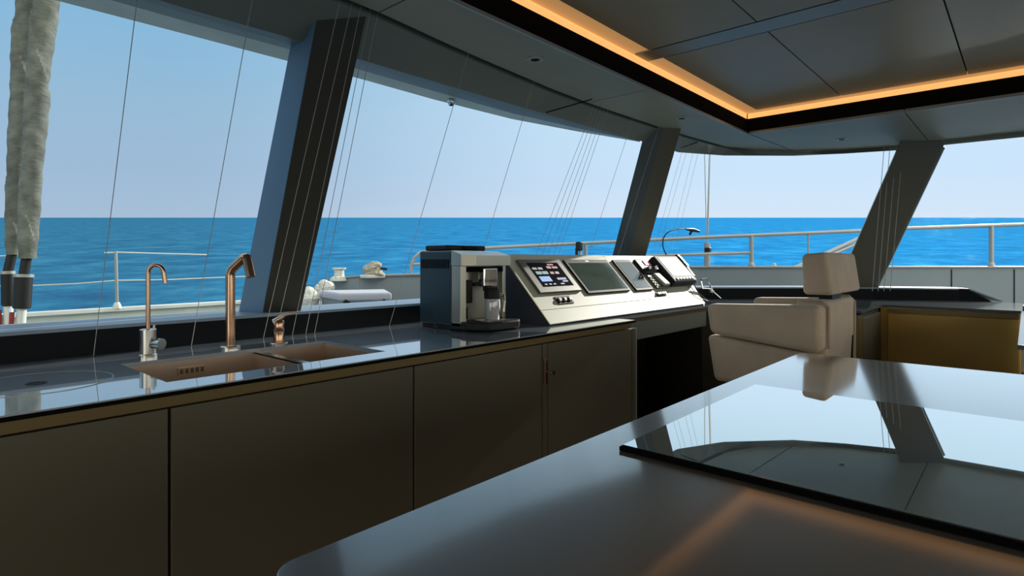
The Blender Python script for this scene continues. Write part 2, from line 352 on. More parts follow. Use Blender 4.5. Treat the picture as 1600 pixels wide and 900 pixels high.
# kerb below the windows
KI = [(-3.1,2.22),(2.0,2.215),(3.5,2.235),(3.95,2.16),(4.39,1.88),(4.89,1.33),(5.2,.89),(5.44,.38)]
def offs(pl, d):
    r = []
    for i, p_ in enumerate(pl):
        a = Vector(pl[max(i-1,0)]); c_ = Vector(pl[min(i+1,len(pl)-1)]); t = (c_-a).normalized(); r.append((p_[0]-t.y*d, p_[1]+t.x*d))
    return r
KO = offs(KI, .20)
KO = [(x, y) for x, y in KO]
def kerb(a, b_, z0, z1): return [[(x,y,z0) for x,y in a], [(x,y,z1) for x,y in a], [(x,y,z1) for x,y in b_], [(x,y,z0) for x,y in b_]]
m = MB(); m.loft(kerb(KI, KO, .88, .981))
e0, e1 = KI[-1], KO[-1]
m.hexa([(e0[0],e0[1],.88),(e0[0]+.06,e0[1]-.22,.88),(e1[0]+.06,e1[1]-.22,.88),(e1[0],e1[1],.88)], [(e0[0],e0[1],.981),(e0[0]+.02,e0[1]-.06,.981),(e1[0]+.02,e1[1]-.06,.981),(e1[0],e1[1],.981)])
m.build('trim_10', kerb_m, kind='structure')
KI2 = offs(KI, -.004)
m = MB(); m.loft(kerb(KI2, offs(KI,.27), .981, .992)); 
m.add([(e0[0],e0[1],.992),(e1[0],e1[1],.992),(e1[0]+.02,e1[1]-.06,.992),(e0[0]+.02,e0[1]-.06,.992)], [(0,1,2,3)])
m.hexa([(e0[0]+.016,e0[1]-.062,.981),(e1[0]+.016,e1[1]-.062,.981),(e1[0]+.08,e1[1]-.24,.90),(e0[0]+.064,e0[1]-.24,.90)],[(e0[0]+.02,e0[1]-.06,.992),(e1[0]+.02,e1[1]-.06,.992),(e1[0]+.085,e1[1]-.25,.905),(e0[0]+.07,e0[1]-.25,.905)])
m.build('trim_11', sill_m, kind='structure')
# low front wall under the forward glass
m = MB(); m.loft([[(x,y,0) for x,y in offs(KI,.05)], [(x,y,.88) for x,y in offs(KI,.05)]]); m.box(5.5,5.56,-3.1,.3,0,.88); m.build('wall_front', wall_m, kind='structure')

# pillars ----------------------------------------------------------------
def pillar(nm, bq, tq, mats):
    # bq, tq: outer-left, inner-left, inner-right, outer-right
    mb = MB(); ext = 1.10
    bq = [Vector(v) for v in bq]; tq = [Vector(v) for v in tq]
    tq = [a + (t-a)*ext for a, t in zip(bq, tq)]
    mb.hexa(bq, tq); o = mb.build(nm, mats[0], kind='structure', bevel=.004)
    o.data.materials.append(mats[1])
    for f in o.data.polygons:
        if set(f.vertices) == {0,1,4,5}: f.material_index = 1
    return o
B1 = [atz(372,489,.985), atz(410,491,.985), atz(470,488,.985)]; B1.append(B1[2]+Vector((-.04,.133,0)))
T1_ = [atz(455,62,1.98), atz(492,42,1.98), atz(566,57,1.98)]; T1_.append(T1_[2]+Vector((0,.15,0)))
pillar('trim_12', B1, T1_, (pil_m, pil_blue))
B2 = [atz(943,451,.985), atz(969,451,.985), atz(995,451,.985)]; B2.append(B2[2]+Vector((.08,.12,0)))
T2_ = [atz(1003,221,1.98), atz(1032,219,1.98), atz(1059,220,1.98)]; T2_.append(T2_[2]+Vector((.08,.1,0)))
pillar('trim_13', B2, T2_, (pil_g, pil_s))
b3l, b3r = atz(1307,450,.985), atz(1369,450,.985); t3l, t3r = atz(1404,229,2.01), atz(1474,229,2.01)
off3 = Vector((.12,.03,0))
pillar('trim_14', [b3l+off3, b3l, b3r, b3r+off3], [t3l+off3, t3l, t3r, t3r+off3], (pil_g, pil_g))
# bright edge strip of the forward pillar
MB().tube([b3r+Vector((.02,-.004,0)), t3r+Vector((.02,-.004,0))], .007, 8).build('trim_15', lip_m, kind='structure')

# glass -------------------------------------------------------------------
def pane(nm, pts): return MB().add([tuple(Vector(v)) for v in pts], [tuple(range(len(pts)))]).build(nm, glass_m, kind='structure')
pane('window_1', [(-3.0,2.46,.992), (1.06,2.46,.992), (1.06,1.93,1.97), (-3.0,1.88,1.97)])
pane('window_2', [(1.22,2.43,.992), (3.78,2.44,.992), (3.44,1.90,1.985), (1.16,1.90,1.97)])
gb = [Vector((4.10,2.34,.992)), Vector((4.56,2.00,.992)), Vector((5.03,1.46,.992)), b3l+Vector((.06,0,.005))]
gt = [Vector((3.95,1.93,1.985)), atz(1130,243,2.0)+Vector((.01,.01,0)), atz(1240,243,2.015)+Vector((.01,.01,0)), t3l+Vector((.04,0,0))]
MB().loft([[tuple(v) for v in gb],[tuple(v) for v in gt]]).build('window_3', glass_m, kind='structure')
MB().loft([[tuple(v) for v in (b3r+Vector((.08,0,.005)), Vector((5.62,.30,.96)), Vector((5.66,-3.0,.92)))], [tuple(v) for v in (t3r+Vector((.06,0,.01)), Vector((5.2,0,2.03)), Vector((5.2,-3.0,2.03)))]]).build('window_4', glass_m, kind='structure')

# ------------------------------------------------------------------ outside: deck, bulwark, coaming
bl = [(-3.0,5.30),(.67,5.456),(2.38,5.60),(3.3,5.62)]
m = MB(); m.loft([[(x,y,.45) for x,y in bl],[(x,y+.02,.80) for x,y in bl],[(x,y+.12,.80) for x,y in bl],[(x,y+.14,.2) for x,y in bl]])
bw = m.build('hull_bulwark', over_m); tag(bw, 'pale grey-green hull bulwark along the deck edge outside the left window', 'bulwark')
m = MB(); m.loft([[(x,y-.015,.79) for x,y in bl],[(x,y-.015,.815) for x,y in bl],[(x,y+.13,.815) for x,y in bl],[(x,y+.13,.79) for x,y in bl]])
m.build('capping', white_m, bw)
tag(MB().prism([(-3,2.5),(3.6,2.5),(4.2,2.4),(5.4,1.5),(5.8,.2),(5.8,-3),(9.0,-3),(9,2),(6,4.5),(3.3,5.6),(-3,5.3)], .40, .46).build('side_deck', grey_m), 'grey deck between the cabin windows and the bulwark', 'deck')
# coaming of the forward cockpit
def wallrun(mb, pts, zt, zb, th):
    P_ = [(p_[0],p_[1]) for p_ in pts]; q = offs(P_, th)
    mb.loft([[(x,y,zb) for x,y in P_],[(x,y,zt[i]) for i,(x,y) in enumerate(P_)],[(x,y,zt[i]) for i,(x,y) in enumerate(q)],[(x,y,zb) for x,y in q]]); return mb
ct = [atd(512,437,5.5), atd(560,432,5.4), atd(655,430,5.5), atd(800,425,5.7), atd(950,421,5.9), atd(1090,418,6.0), atd(1350,418,6.0), atd(1600,418,6.0), atd(1900,418,6.0)]
m = wallrun(MB(), ct, [p_.z for p_ in ct], .45, .16)
co = m.build('cockpit_coaming', grey_m); tag(co, 'grey moulded coaming wall running round the foredeck outside the forward windows', 'coaming')
m = MB(); P_ = [(p_.x,p_.y) for p_ in ct]; q1 = offs(P_, -.02); q2 = offs(P_, .18)
m.loft([[(x,y,ct[i].z) for i,(x,y) in enumerate(q1)],[(x,y,ct[i].z+.014) for i,(x,y) in enumerate(q1)],[(x,y,ct[i].z+.014) for i,(x,y) in enumerate(q2)],[(x,y,ct[i].z) for i,(x,y) in enumerate(q2)]])
m.build('rim', lip_m, co)
# two faint upright joints
for px in (1487, 1585): MB().tube([atd(px,421,5.995), atd(px,475,5.995)], .004, 6).build('panel_joint', black_m, co)
# foredeck seat/locker
t = thing('deck_locker', 'low deck locker with pale cushioned lid outside the window behind the coffee machine', 'locker', tuple(atd(545,478,4.6)-Vector((0,0,.3))))
A = atd(498,451,4.9); Bq = atd(530,461,4.45); Cq = atd(612,460,4.55); Dq = atd(602,449,5.1)
def slab(q, dz): return [v-Vector((0,0,dz)) for v in q]
lid = [A, Bq, Cq, Dq]; zz = sum(v.z for v in lid)/4
lid = [Vector((v.x,v.y,zz)) for v in lid]
MB().hexa(slab(lid,.065), lid).build('lid', cush_m, t, bevel=.02, seg=3)
ctr = sum(lid, Vector())/4
bs = [ctr+(v-ctr)*.93 for v in slab(lid,.065)]
MB().hexa(slab(bs,.42), bs).build('body', grey_m, t, bevel=.01)
for k in (.12,.9):
    v = bs[1].lerp(bs[2], k); MB().box(v.x-.02,v.x+.02,v.y-.015,v.y+.015,v.z-.03,v.z+.01).build('latch', plastic_m, t)
v = bs[1].lerp(bs[2], .55); MB().lathe([(0,0),(.02,0),(.02,.02),(0,.022)], v+Vector((0,0,-.08)), axis=(-.6,-.8,0), seg=12).build('drain', plastic_m, t)
# rounded fairing end with rope
t = thing('fender_bundle', 'pale bundle of rope and fender cloth at the left end of the foredeck coaming', 'rope', tuple(atd(500,470,5.2)))
bm_ = MB()
for (px,py,r) in ((506,445,.050),(499,452,.050),(504,459,.06),(512,450,.065),(494,460,.04)):
    c_ = atd(px,py,5.25); bm_.lathe([(r*sin(a), -r*cos(a)) for a in [pi*k/8 for k in range(9)]], c_, seg=14)
bm_.build('rope_pile', ropew_m, t)
# small rope pile at pillar foot
c_ = atd(482,466,4.8)
tag(MB().lathe([(.001,-.1),(.07,-.09),(.09,0),(.06,.06),(.03,.09),(.001,.1)], c_, seg=16).build('rope_coil', ropew_m), 'small heap of white rope beside the foot of the large raked pillar', 'rope')
tag(MB().box(c_.x-.14,c_.x+.16,c_.y-.12,c_.y+.12,.46,c_.z-.06).build('deck_box', grey_m, bevel=.02), 'grey moulded deck box under the white rope heap beside the large pillar', 'box')
# winch
c_ = atd(530,432,5.45)
t = thing('deck_winch', 'white drum winch on the left end of the foredeck coaming', 'winch', tuple(c_))
MB().lathe([(.075,-.02),(.075,.005),(.05,.012),(.045,.03),(.045,.07),(.062,.08),(.062,.092),(0,.092)], c_+Vector((0,0,-.01)), seg=24).build('drum', ropew_m, t)
MB().lathe([(.085,-.03),(.085,-.012),(.0,-.012)], c_+Vector((0,0,-.01)), seg=24).build('base', white_m, t)
# coiled rope bag
c_ = atd(583,431,5.4)
t = thing('rope_bag', 'mottled tan rope coil heaped on the foredeck coaming left of the coffee machine', 'rope', tuple(c_))
rb = MB(); 
for k in range(7):
    a = k*.9; rr = .062-.004*k; cc = c_+Vector((cos(a)*.018, sin(a)*.018, .02+.0155*k))
    ring = [cc+Vector((cos(u)*rr*1.25, sin(u)*rr*1.25, .008*sin(2*u+k))) for u in [2*pi*j/20 for j in range(21)]]
    rb.tube(ring, .016, 8)
rb.build('coil', rope_m, t)
MB().lathe([(0.001,0),(.07,0),(.072,.05),(.06,.10),(.03,.125),(.001,.13)], c_, seg=20).build('bag', rope_m, t)
MB().tube([c_+Vector((.04,-.06,.07)), c_+Vector((.085,-.10,.062))], .012, 8).build('plug', plastic_m, t)
MB().box(c_.x-.10,c_.x+.09,c_.y-.07,c_.y+.07,c_.z-.02,c_.z+.012).build('cleat_base', white_m, t, bevel=.008)

# rails ---------------------------------------------------------------------
t = thing('guard_rail', 'long stainless steel guard rail along the foredeck outside the forward windows', 'railing', tuple(atd(1174,418,6.1)))
top = [atd(a,b_,6.1) for a,b_ in ((641,432),(643,414),(648,402),(657,394),(700,390),(748,388),(850,383),(960,378),(1100,371),(1220,366),(1341,361),(1414,357),(1600,351),(1900,342))]
MB().tube(top, .019, 10).build('top_rail', rail_m, t)
MB().tube([atd(a,b_,6.1) for a,b_ in ((643,413),(700,411),(900,404),(1040,399),(1174,395))], .016, 10).build('mid_rail', rail_m, t)
for px, y0, y1, r in ((915,380,424,.018),(1174,368,417,.022),(1263,364,417,.009),(1549,353,417,.022)):
    a = atd(px,y0,6.1); d = atd(px,y1,6.1)
    po = MB().tube([a, d], r, 10).build('post', rail_m, t)
    MB().lathe([(.035,0),(.035,.02),(.022,.05),(0,.05)], d, seg=14).build('foot', rail_m, po)
for k, (p0,p1) in enumerate((((1236,421),(1345,371)),((1246,421),(1345,378)))):
    tag(MB().tube([atd(*p0,6.5), atd(*p1,7.2)], .022, 10).build('sloping_handrail', rail_m), ('upper' if k == 0 else 'lower')+' of two parallel sloping handrail tubes behind the helm seat headrest', 'railing', 'pair of sloping handrails')
c_ = atd(904,424,6.0)
t = thing('rail_camera', 'small black device on two pale posts at the guard rail left of the middle pillar', 'device', tuple(c_))
hd = atd(905,383,6.0)
MB().box(hd.x-.03,hd.x+.03,hd.y-.03,hd.y+.03,hd.z-.06,hd.z+.035).build('head', plastic_m, t, bevel=.012)
for dx, mm in ((-3,plastic_m),(3,rail_m)): MB().tube([atd(904+dx,388,6.0), atd(904+dx,424,6.0)], .015, 8).build('post', mm, t)
c_ = atd(1210,417,6.05)
tag(MB().lathe([(.03,-.01),(.03,.012),(.014,.02),(.018,.035),(.0,.04)], c_, seg=14).build('deck_fitting', ropew_m), 'tiny pale deck fitting on the coaming left of the headrest', 'fitting')
# fore stay and its thin companion
t = thing('forestay', 'thin grey stay wire rising from the foredeck rail seen left of the helm seat headrest', 'stay', tuple(atd(1104,418,6.4)))
MB().tube([atd(1105,418,6.4), atd(1105,380,6.4)], .035, 10).build('sleeve', rail_m, t)
MB().tube([atd(1105,380,6.4), atd(1109,244,6.4), atd(1114,60,6.4)], .010, 8).build('wire', rail_m, t)
MB().tube([atd(1102,400,6.4), atd(1103,330,6.4), atd(1101,244,6.4), atd(1102,60,6.4)], .005, 6).build('halyard', rail_m, t)
q = atd(1106,391,6.3); MB().box(q.x-.03,q.x+.03,q.y-.03,q.y+.03,q.z-.02,q.z+.03).build('shackle', plastic_m, t, bevel=.01)
# lifelines on the bulwark
t = thing('lifeline', 'white lifeline stanchion with two thin wires above the left bulwark', 'railing', (1.37,5.52,.81))
sx = aty(183,480,5.52)
MB().tube([(sx.x,5.52,.81),(sx.x-.01,5.52,1.275)], .012, 10).build('post', lip_m, t)
MB().lathe([(.030,0),(.030,.02),(.018,.05),(0,.055)], (sx.x,5.52,.81), seg=16).build('foot', white_m, t)
def wy(px, py): return aty(px, py, 5.52)
MB().tube([wy(-200,405), wy(0,400), wy(28,399)], .0045, 6).build('wire', white_m, t)
MB().tube([wy(163,395), wy(183,394), wy(250,396), wy(323,398)], .0055, 6).build('wire', white_m, t)
MB().tube([wy(-200,456), wy(0,447), wy(50,446), wy(120,443), wy(183,438), wy(260,437), wy(330,434), wy(430,430)], .0050, 6).build('wire', white_m, t)

# furled sails -------------------------------------------------------------
def furled(nm, label, ctrs, y, drum, dr, seed):
    base = aty(drum[1][0], drum[1][1], y)
    t = thing(nm, label, 'sail', tuple(base))
    rows = []; n = 40; NZ = 260
    ks = [aty(a, b_, y) for a, b_, r in ctrs]; rs = [r for a, b_, r in ctrs]
    for i in range(NZ+1):
        f = i/NZ*(len(ks)-1); j = min(int(f), len(ks)-2); c_ = ks[j].lerp(ks[j+1], f-j); r = rs[j]+(rs[j+1]-rs[j])*(f-j)
        row = []
        for k in range(n):
            a = 2*pi*k/n; tw = a - c_.z*2.2
            rr = r*(.93+.17*(((a+c_.z*5.5)/(2*pi))%1.0)+.04*sin(c_.z*9+2*a+seed)+.03*sin(c_.z*33+a*2+seed)+.02*sin(c_.z*61-a*3))
            row.append((c_.x+cos(a)*rr, c_.y+sin(a)*rr, c_.z))
        rows.append(row)
    MB().loft(rows, True, True, True).build('rolled_cloth', sail_m, t)
    d0 = aty(*drum[0], y); d1 = aty(*drum[1], y)
    MB().tube([ks[0]+Vector((0,0,.05)), d0], .030, 12).build('spar', plastic_m, t)
    ax = d0-d1
    MB().tube([d0, d0-ax*.03, d1+ax*.03, d1], [dr*.8, dr, dr, dr*.85], 20).build('furling_drum', plastic_m, t)
    MB().tube([d0+ax*.05, d0-ax*.04], dr*1.12, 20).build('collar', lip_m, t)
    MB().tube([d1, d1-ax*.9], .028, 10).build('tack_fitting', white_m, t)
    MB().tube([d1-ax*.1+Vector((-.05,0,0)), d1-ax*.9+Vector((-.05,0,0))], .014, 8).build('line', red_m, t)
furled('furled_sail', 'nearer furled sail rolled in grey cloth, right one of the two outside the left window', [(43,404,.050),(44,380,.055),(50,260,.062),(59,130,.068),(73,0,.072),(90,-160,.076)], 5.15, ((37,431),(34,482)), .052, 1)
furled('furled_sail', 'farther furled sail rolled in grey cloth, left one of the two outside the left window', [(21,398,.040),(22,370,.048),(27,260,.062),(35,130,.068),(44,0,.074),(56,-160,.078)], 5.42, ((12,426),(13,478)), .040, 2)

# ------------------------------------------------------------------ blind cords
def cross_line(p1, p2, base, dirv):
    n = ray(*p1).cross(ray(*p2)); base = Vector(base); dirv = Vector(dirv)
    return base + dirv*(-(n.dot(base-C0))/n.dot(dirv))
def cord(pb, pu, label, yb=None, front=False, r=.0011):
    if front: Tt = cross_line(pb, pu, (5.06,0,2.062), (0,1,0)); Bt = atz(*pb, .985)
    else:
        Tt = cross_line(pb, pu, (0,1.655,2.062), (1,.026,0))
        Bt = cross_line(pb, pu, (0,2.190,.902), (1,0,0))
    o = MB().tube([Bt, Tt], r, 6).build('blind_cord', cord_m); return tag(o, label, 'cord', 'taut window blind cords')
cord((147,549), (214,0), 'leftmost thin taut blind cord, left of the slim arched tap')
cord((300,534), (392,12), 'thin blind cord reaching the worktop between the arched tap and the copper tap')
CB = ((412,526,529,12,'first from the left of the cords crossing the large dark pillar'),(430,524,549,10,'second from the left of the cords crossing the large dark pillar'),(457,522,562,19,'third from the left of the cords crossing the large dark pillar'),(478,520,577,25,'cord just right of the large dark pillar, left of a pair'),(492,518,589,27,'cord just right of the large dark pillar, right of a pair'))
for a,b_,c1,d1,lb in CB: cord((a,b_),(c1,d1), lb+', thin and pale')
cord((609,507), (709,163), 'thin pale cord ending at the worktop just left of the coffee machine')
cord((723,497), (818,182), 'thin pale cord seen above the coffee machine hopper')
for k, (c1, m1) in enumerate(((928,843),(934,853),(940,863),(946,872),(952,880))):
    cord((m1-22, 440), (c1, 165), ('first','second','third','fourth','fifth')[k]+' from the left in the close fan of five cords above the helm console')
cord((914,415), (977,222), 'single faint cord between the fan of five and the middle pillar')
cord((966,398), (1021,225), 'faint cord running down the slate face of the middle pillar')
for k, (bx, ux) in enumerate(((1363,1379),(1372,1388),(1381,1398),(1391,1408))):
    cord((bx,455), (ux,260), ('leftmost','second from left','third from left','rightmost')[k]+' of the four cords crossing the forward olive-grey pillar', front=True, r=.0018)
for k, (bx, ux, u2) in enumerate(((1010,1062,250),(1018,1069,250),(1036,1080,250),(1044,1088,250))):
    cord((bx,430), (ux,u2), ('first','second','third','fourth')[k]+' from the left of the faint cords right of the middle pillar', r=.0009)

# roof sensor seen outside
c_ = atz(705,158,1.965)
t = thing('roof_sensor', 'small round chrome fitting under the roof edge above the middle window', 'fitting', tuple(c_))
MB().lathe([(.001,-.022),(.012,-.02),(.018,-.010),(.018,.004),(.012,.010),(.001,.011)], c_, seg=18).build('dome', chrome_m, t)
MB().lathe([(.001,-.0235),(.009,-.022),(.010,-.018),(.001,-.017)], c_, seg=14).build('lens', plastic_m, t)

# ceiling spotlights ---------------------------------------------------------
for px, py, lb in ((836,92,'largest recessed spotlight, in the long ceiling panel above the sink run'),(1065,184,'recessed spotlight near the front corner of the ceiling tray'),(1315,217,'recessed spotlight in the ceiling above the helm seat')):
    c_ = atz(px,py,2.05)
    t = thing('ceiling_spotlight', lb, 'spotlight', tuple(c_), 'recessed ceiling spotlights')
    MB().lathe([(.021,.0005),(.021,-.005),(.026,-.007),(.034,-.004),(.035,.0005)], c_, seg=32).build('ring', lip_m, t)
    MB().lathe([(.001,-.0012),(.0215,-.0012),(.0215,.0005),(.001,.0005)], c_, seg=28).build('lens', bezel_m, t)

# ------------------------------------------------------------------ left galley run
# worktop with the sink cut-out
SX0,SX1,SY0,SY1 = .505,1.158,1.585,1.965
w_ = MB()
def wt(x0,x1,y0,y1,z0=.887): w_.box(x0,x1,y0,y1,z0,.9)
wt(-1.6,SX0,1.48,2.222); wt(SX1,2.6,1.48,2.222); wt(SX0,SX1,1.48,SY0); wt(SX0,SX1,SY1,2.222)
w_.prism([(2.6,1.60),(3.92,1.60),(4.0,1.95),(3.9,2.18),(3.5,2.235),(2.6,2.222)], .887, .9)
ww = w_.build('galley_worktop', top_m); tag(ww, 'long dark polished stone worktop under the left windows, holding sink and taps', 'worktop')
m = MB(); m.box(-1.6,2.6,1.500,1.56,.858,.887); m.build('finger_rail', strip_m, ww)
m = MB(); m.box(2.66,3.9,1.655,2.15,.853,.887); m.build('finger_rail', strip_m, ww)
MB().box(-1.6,2.605,1.476,1.4805,.8875,.8965).build('front_edge', black_m, ww)
# lid in the worktop
t = thing('worktop_lid', 'large round flush lid with finger hole at the left end of the worktop', 'lid', (.29,1.81,.9))
MB().lathe([(.1535,.0),(.1535,.0012),(.156,.0012),(.156,0)], (.29,1.81,.9), seg=72, smooth=False).build('joint_ring', lip_m, t)
MB().lathe([(.001,.0),(.001,.0010),(.1532,.0010),(.1532,0)], (.29,1.81,.9), seg=72, smooth=False).build('disc', top_m, t)
MB().lathe([(.001,.0011),(.016,.0011),(.016,.0022),(.021,.0022),(.022,.0008)], (.288,1.80,.9), seg=28, smooth=False).build('finger_hole', bezel_m, t)
# sink
t = thing('kitchen_sink', 'bronze-toned steel undermount sink with a large and a small bowl', 'sink', (.8,1.78,.7))
def bowl(x0,x1,y0,y1,zb,z1=.888):
    m = MB(); th = .004
    m.box(x0,x1,y0,y1,zb-th,zb); m.box(x0-th,x0,y0-th,y1+th,zb-th,z1); m.box(x1,x1+th,y0-th,y1+th,zb-th,z1); m.box(x0,x1,y0-th,y0,zb-th,z1); m.box(x0,x1,y1,y1+th,zb-th,z1)
    return m
b1 = bowl(SX0+.002,.893,SY0+.002,SY1-.004,.70); o1 = b1.build('main_bowl', bronze_steel, t)
b2 = bowl(.915,SX1-.002,SY0+.035,SY1-.004,.76); o2 = b2.build('small_bowl', bronze_steel, t)
MB().box(.893,.916,SY0-.002,SY1+.002,.884,.890).build('divider', steel_m, t)
MB().lathe([(.001,.701),(.045,.701),(.045,.704),(.03,.706),(.001,.703)], (.70,1.78,0), seg=28).build('drain', chrome_m, o1)
MB().lathe([(.001,.761),(.03,.761),(.03,.764),(.001,.763)], (1.03,1.79,0), seg=24).build('drain', chrome_m, o2)
ov = MB().box(.655,.735,SY1-.010,SY1-.0045,.845,.868).build('overflow_grille', bronze_steel, t)
m = MB()
for k in range(5): m.box(.660+k*.015,.669+k*.015,SY1-.0115,SY1-.0095,.849,.864)
m.build('slot', strip_m, ov)

# slim filter tap
t = thing('filter_tap', 'slim arched drinking water tap with round side knob, left of the sink', 'tap', (.592,2.02,.9))
bx, by = .592, 2.02
MB().lathe([(.026,0),(.026,.012),(.023,.014),(.023,.088),(.020,.09),(.001,.09)], (bx,by,.9), seg=28).build('body', steel_m, t)
pts = [Vector((bx,by,.985)), Vector((bx,by,1.15))]
R_ = .022; dr = Vector((.80,-.6,0)).normalized()
for k in range(1,13):
    a = pi*k/12; pts.append(Vector((bx,by,1.160))+dr*(R_-R_*cos(a))+Vector((0,0,R_*1.2*sin(a))))
pts.append(pts[-1]+Vector((0,0,-.030))+dr*.004)
MB().tube(pts, .0065, 12).build('spout', copper_m, t)
kn = MB().tube([Vector((bx+.004,by-.018,.945)), Vector((bx+.016,by-.040,.946)), Vector((bx+.022,by-.052,.946))], [.010,.0165,.0165], 24).build('knob', steel_m, t)
MB().tube([Vector((bx+.016,by+.004,.97)), Vector((bx+.018,by+.004,1.0))], .004, 8).build('lever', steel_m, t)
MB().lathe([(.005,.0),(.005,.012),(.001,.012)], (bx-.02,by-.014,.9), seg=10).build('foot_screw', steel_m, t)
# copper main tap
t = thing('kitchen_tap', 'tall copper kitchen tap with angular bent spout behind the sink', 'tap', (.84,2.02,.9))
MB().lathe([(.033,0),(.033,.010),(.030,.013),(.0165,.013)], (.838,2.02,.9), seg=32).build('base_ring', steel_m, t)
def bend(p0, p1, p2, r, n=6):
    d0 = (p0-p1).normalized(); d1 = (p2-p1).normalized(); return [p1+d0*r*(1-k/n)**2+d1*r*(k/n)**2 for k in range(n+1)]
q0 = Vector((.838,2.02,.905)); q1 = Vector((.838,2.02,1.165)); q2 = aty(385,399,1.972); q3 = aty(392,433,1.95)
MB().tube([q0]+bend(q0,q1,q2,.018)+bend(q1,q2,q3,.018)+[q3], .0155, 24).build('spout', copper_m, t)
# mixer handle
t = thing('tap_mixer', 'short copper mixer control with angled lever, right of the tall copper tap', 'tap', (.985,1.972,.9))
MB().lathe([(.030,0),(.030,.010),(.028,.012),(.018,.012)], (.985,1.972,.9), seg=28).build('base_ring', steel_m, t)
MB().lathe([(.018,.012),(.018,.048),(.0175,.049),(.0175,.051),(.018,.052),(.018,.085),(.015,.09),(.001,.09)], (.985,1.972,.9), seg=28).build('body', copper_m, t)
MB().tube([Vector((.975,1.985,.983)), Vector((1.000,1.955,1.010)), Vector((1.035,1.950,1.014))], [.012,.006,.004], 10).build('lever', bronze_steel, t)

# cabinets
def cabinet(x0, x1, label, latch=False, doors=None):
    t = thing('galley_cabinet', label, 'cabinet', ((x0+x1)/2,1.55,0), 'galley cabinets under the left worktop')
    MB().box(x0+.001,x1-.001,1.524,2.2,.10,.684).build('body', dark_m, t)
    MB().box(x0,x1,1.56,1.62,.0,.10).build('plinth', black_m, t)
    for (a,b_) in (doors or [(x0,x1)]): MB().box(a+.0025,b_-.0025,1.502,1.522,.11,.853).build('door', cab_m, t, bevel=.0015)
    return t
cabinet(-.248,.484,'olive-grey galley cabinet at the far left, under the round worktop lid')
cabinet(.486,1.208,'olive-grey galley cabinet below the large sink bowl')
t = cabinet(1.210,1.882,'olive-grey galley cabinet between the sink and the latch')
t = cabinet(1.884,2.612,'olive-grey cabinet with latch strip, under the coffee machine side of the worktop', doors=[(1.919,2.612)])
MB().box(1.885,1.9165,1.502,1.522,.11,.853).build('filler_strip', cab_m, t, bevel=.001)
pl = MB().box(1.889,1.911,1.493,1.502,.684,.792).build('latch_plate', copper_m, t, bevel=.002)
MB().tube([(1.903,1.493,.737),(1.903,1.470,.737)], .0045, 12).build('latch_stem', chrome_m, pl)
MB().lathe([(.001,0),(.010,.0),(.010,.012),(.001,.013)], (1.903,1.458,.737), axis=(0,1,0), seg=20).build('latch_knob', chrome_m, pl)
MB().lathe([(.004,0),(.004,.004),(.001,.004)], (1.900,1.489,.785), axis=(0,1,0), seg=10).build('screw', chrome_m, pl)
# curved end post
t = thing('cabinet_end_panel', 'upright rounded olive-grey end panel closing the cabinet run', 'panel', (2.64,1.6,0))
prof = [(2.614,1.502),(2.650,1.502)]+[(2.650+.020*sin(a), 1.522-.020*cos(a)) for a in [pi/2*k/6 for k in range(1,7)]]+[(2.67,2.2),(2.614,2.2)]
MB().prism(prof, 0, .852).build('panel', cab_m, t)
MB().tube([(2.662,1.508,.02),(2.662,1.508,.852)], .0045, 8).build('edge_bead', lip_m, t)
# knee space
t = thing('console_base', 'dark recessed knee space with grey-green apron under the helm console', 'cabinet', (3.3,1.9,0))
MB().box(2.672,3.9,1.662,1.682,.748,.853).build('apron', apron_m, t, bevel=.002)
for a,b_ in ((2.672,3.1),(3.104,3.55),(3.554,3.9)): MB().box(a,b_,2.12,2.16,0,.853).build('back_panel', dark_m, t)
MB().box(3.88,3.9,1.69,2.12,0,.853).build('side_panel', dark_m, t)

# ------------------------------------------------------------------ helm console
BX, BY, BZ = 2.1, 1.63, .905
vl = hypot(.30,.318); vy, vz = .30/vl, .318/vl
def fr(u, v, w): return Vector((BX+u, BY+v*vy-w*vz, BZ+v*vz+w*vy))
t = thing('helm_console', 'sloping cream helm console with displays, standing on the worktop beside the coffee machine', 'console', (3.0,1.9,.9))
prL = [(1.63,.901),(1.935,1.223),(2.02,1.218),(2.16,.901)]
m = MB(); m.loft([[(2.1,y,z) for y,z in prL], [(3.80,1.63,.901),(3.94,1.935,1.223),(3.95,2.02,1.218),(3.85,2.12,.901)]], closed=True, cap=True)
m.build('housing', side_m, t)
def ue(v): return 1.70+v*.33
def fpan(u0,u1f,v0,v1):
    u1a = ue(v0) if u1f is None else u1f; u1b = ue(v1) if u1f is None else u1f
    return MB().hexa([fr(u0,v0,.0005),fr(u1a,v0,.0005),fr(u1b,v1,.0005),fr(u0,v1,.0005)], [fr(u0,v0,.007),fr(u1a,v0,.007),fr(u1b,v1,.007),fr(u0,v1,.007)])
fpan(-.004,None,.0,.0805).build('face_panel', console_m, t, bevel=.001)
fpan(-.004,.9045,.0825,.442).build('face_panel', console_m, t, bevel=.001)
fpan(.9065,None,.0825,.442).build('face_panel', console_m, t, bevel=.001)
m = MB(); m.hexa([(2.096,1.932,1.222),(3.945,1.932,1.222),(3.95,2.02,1.222),(2.096,2.02,1.222)],[(2.096,1.932,1.228),(3.945,1.932,1.228),(3.95,2.02,1.228),(2.096,2.02,1.228)]); m.build('top_panel', console_m, t)
MB().tube([fr(-.006,0,.004), fr(-.006,.442,.004)], .003, 6).build('edge_bead', strip_m, t)
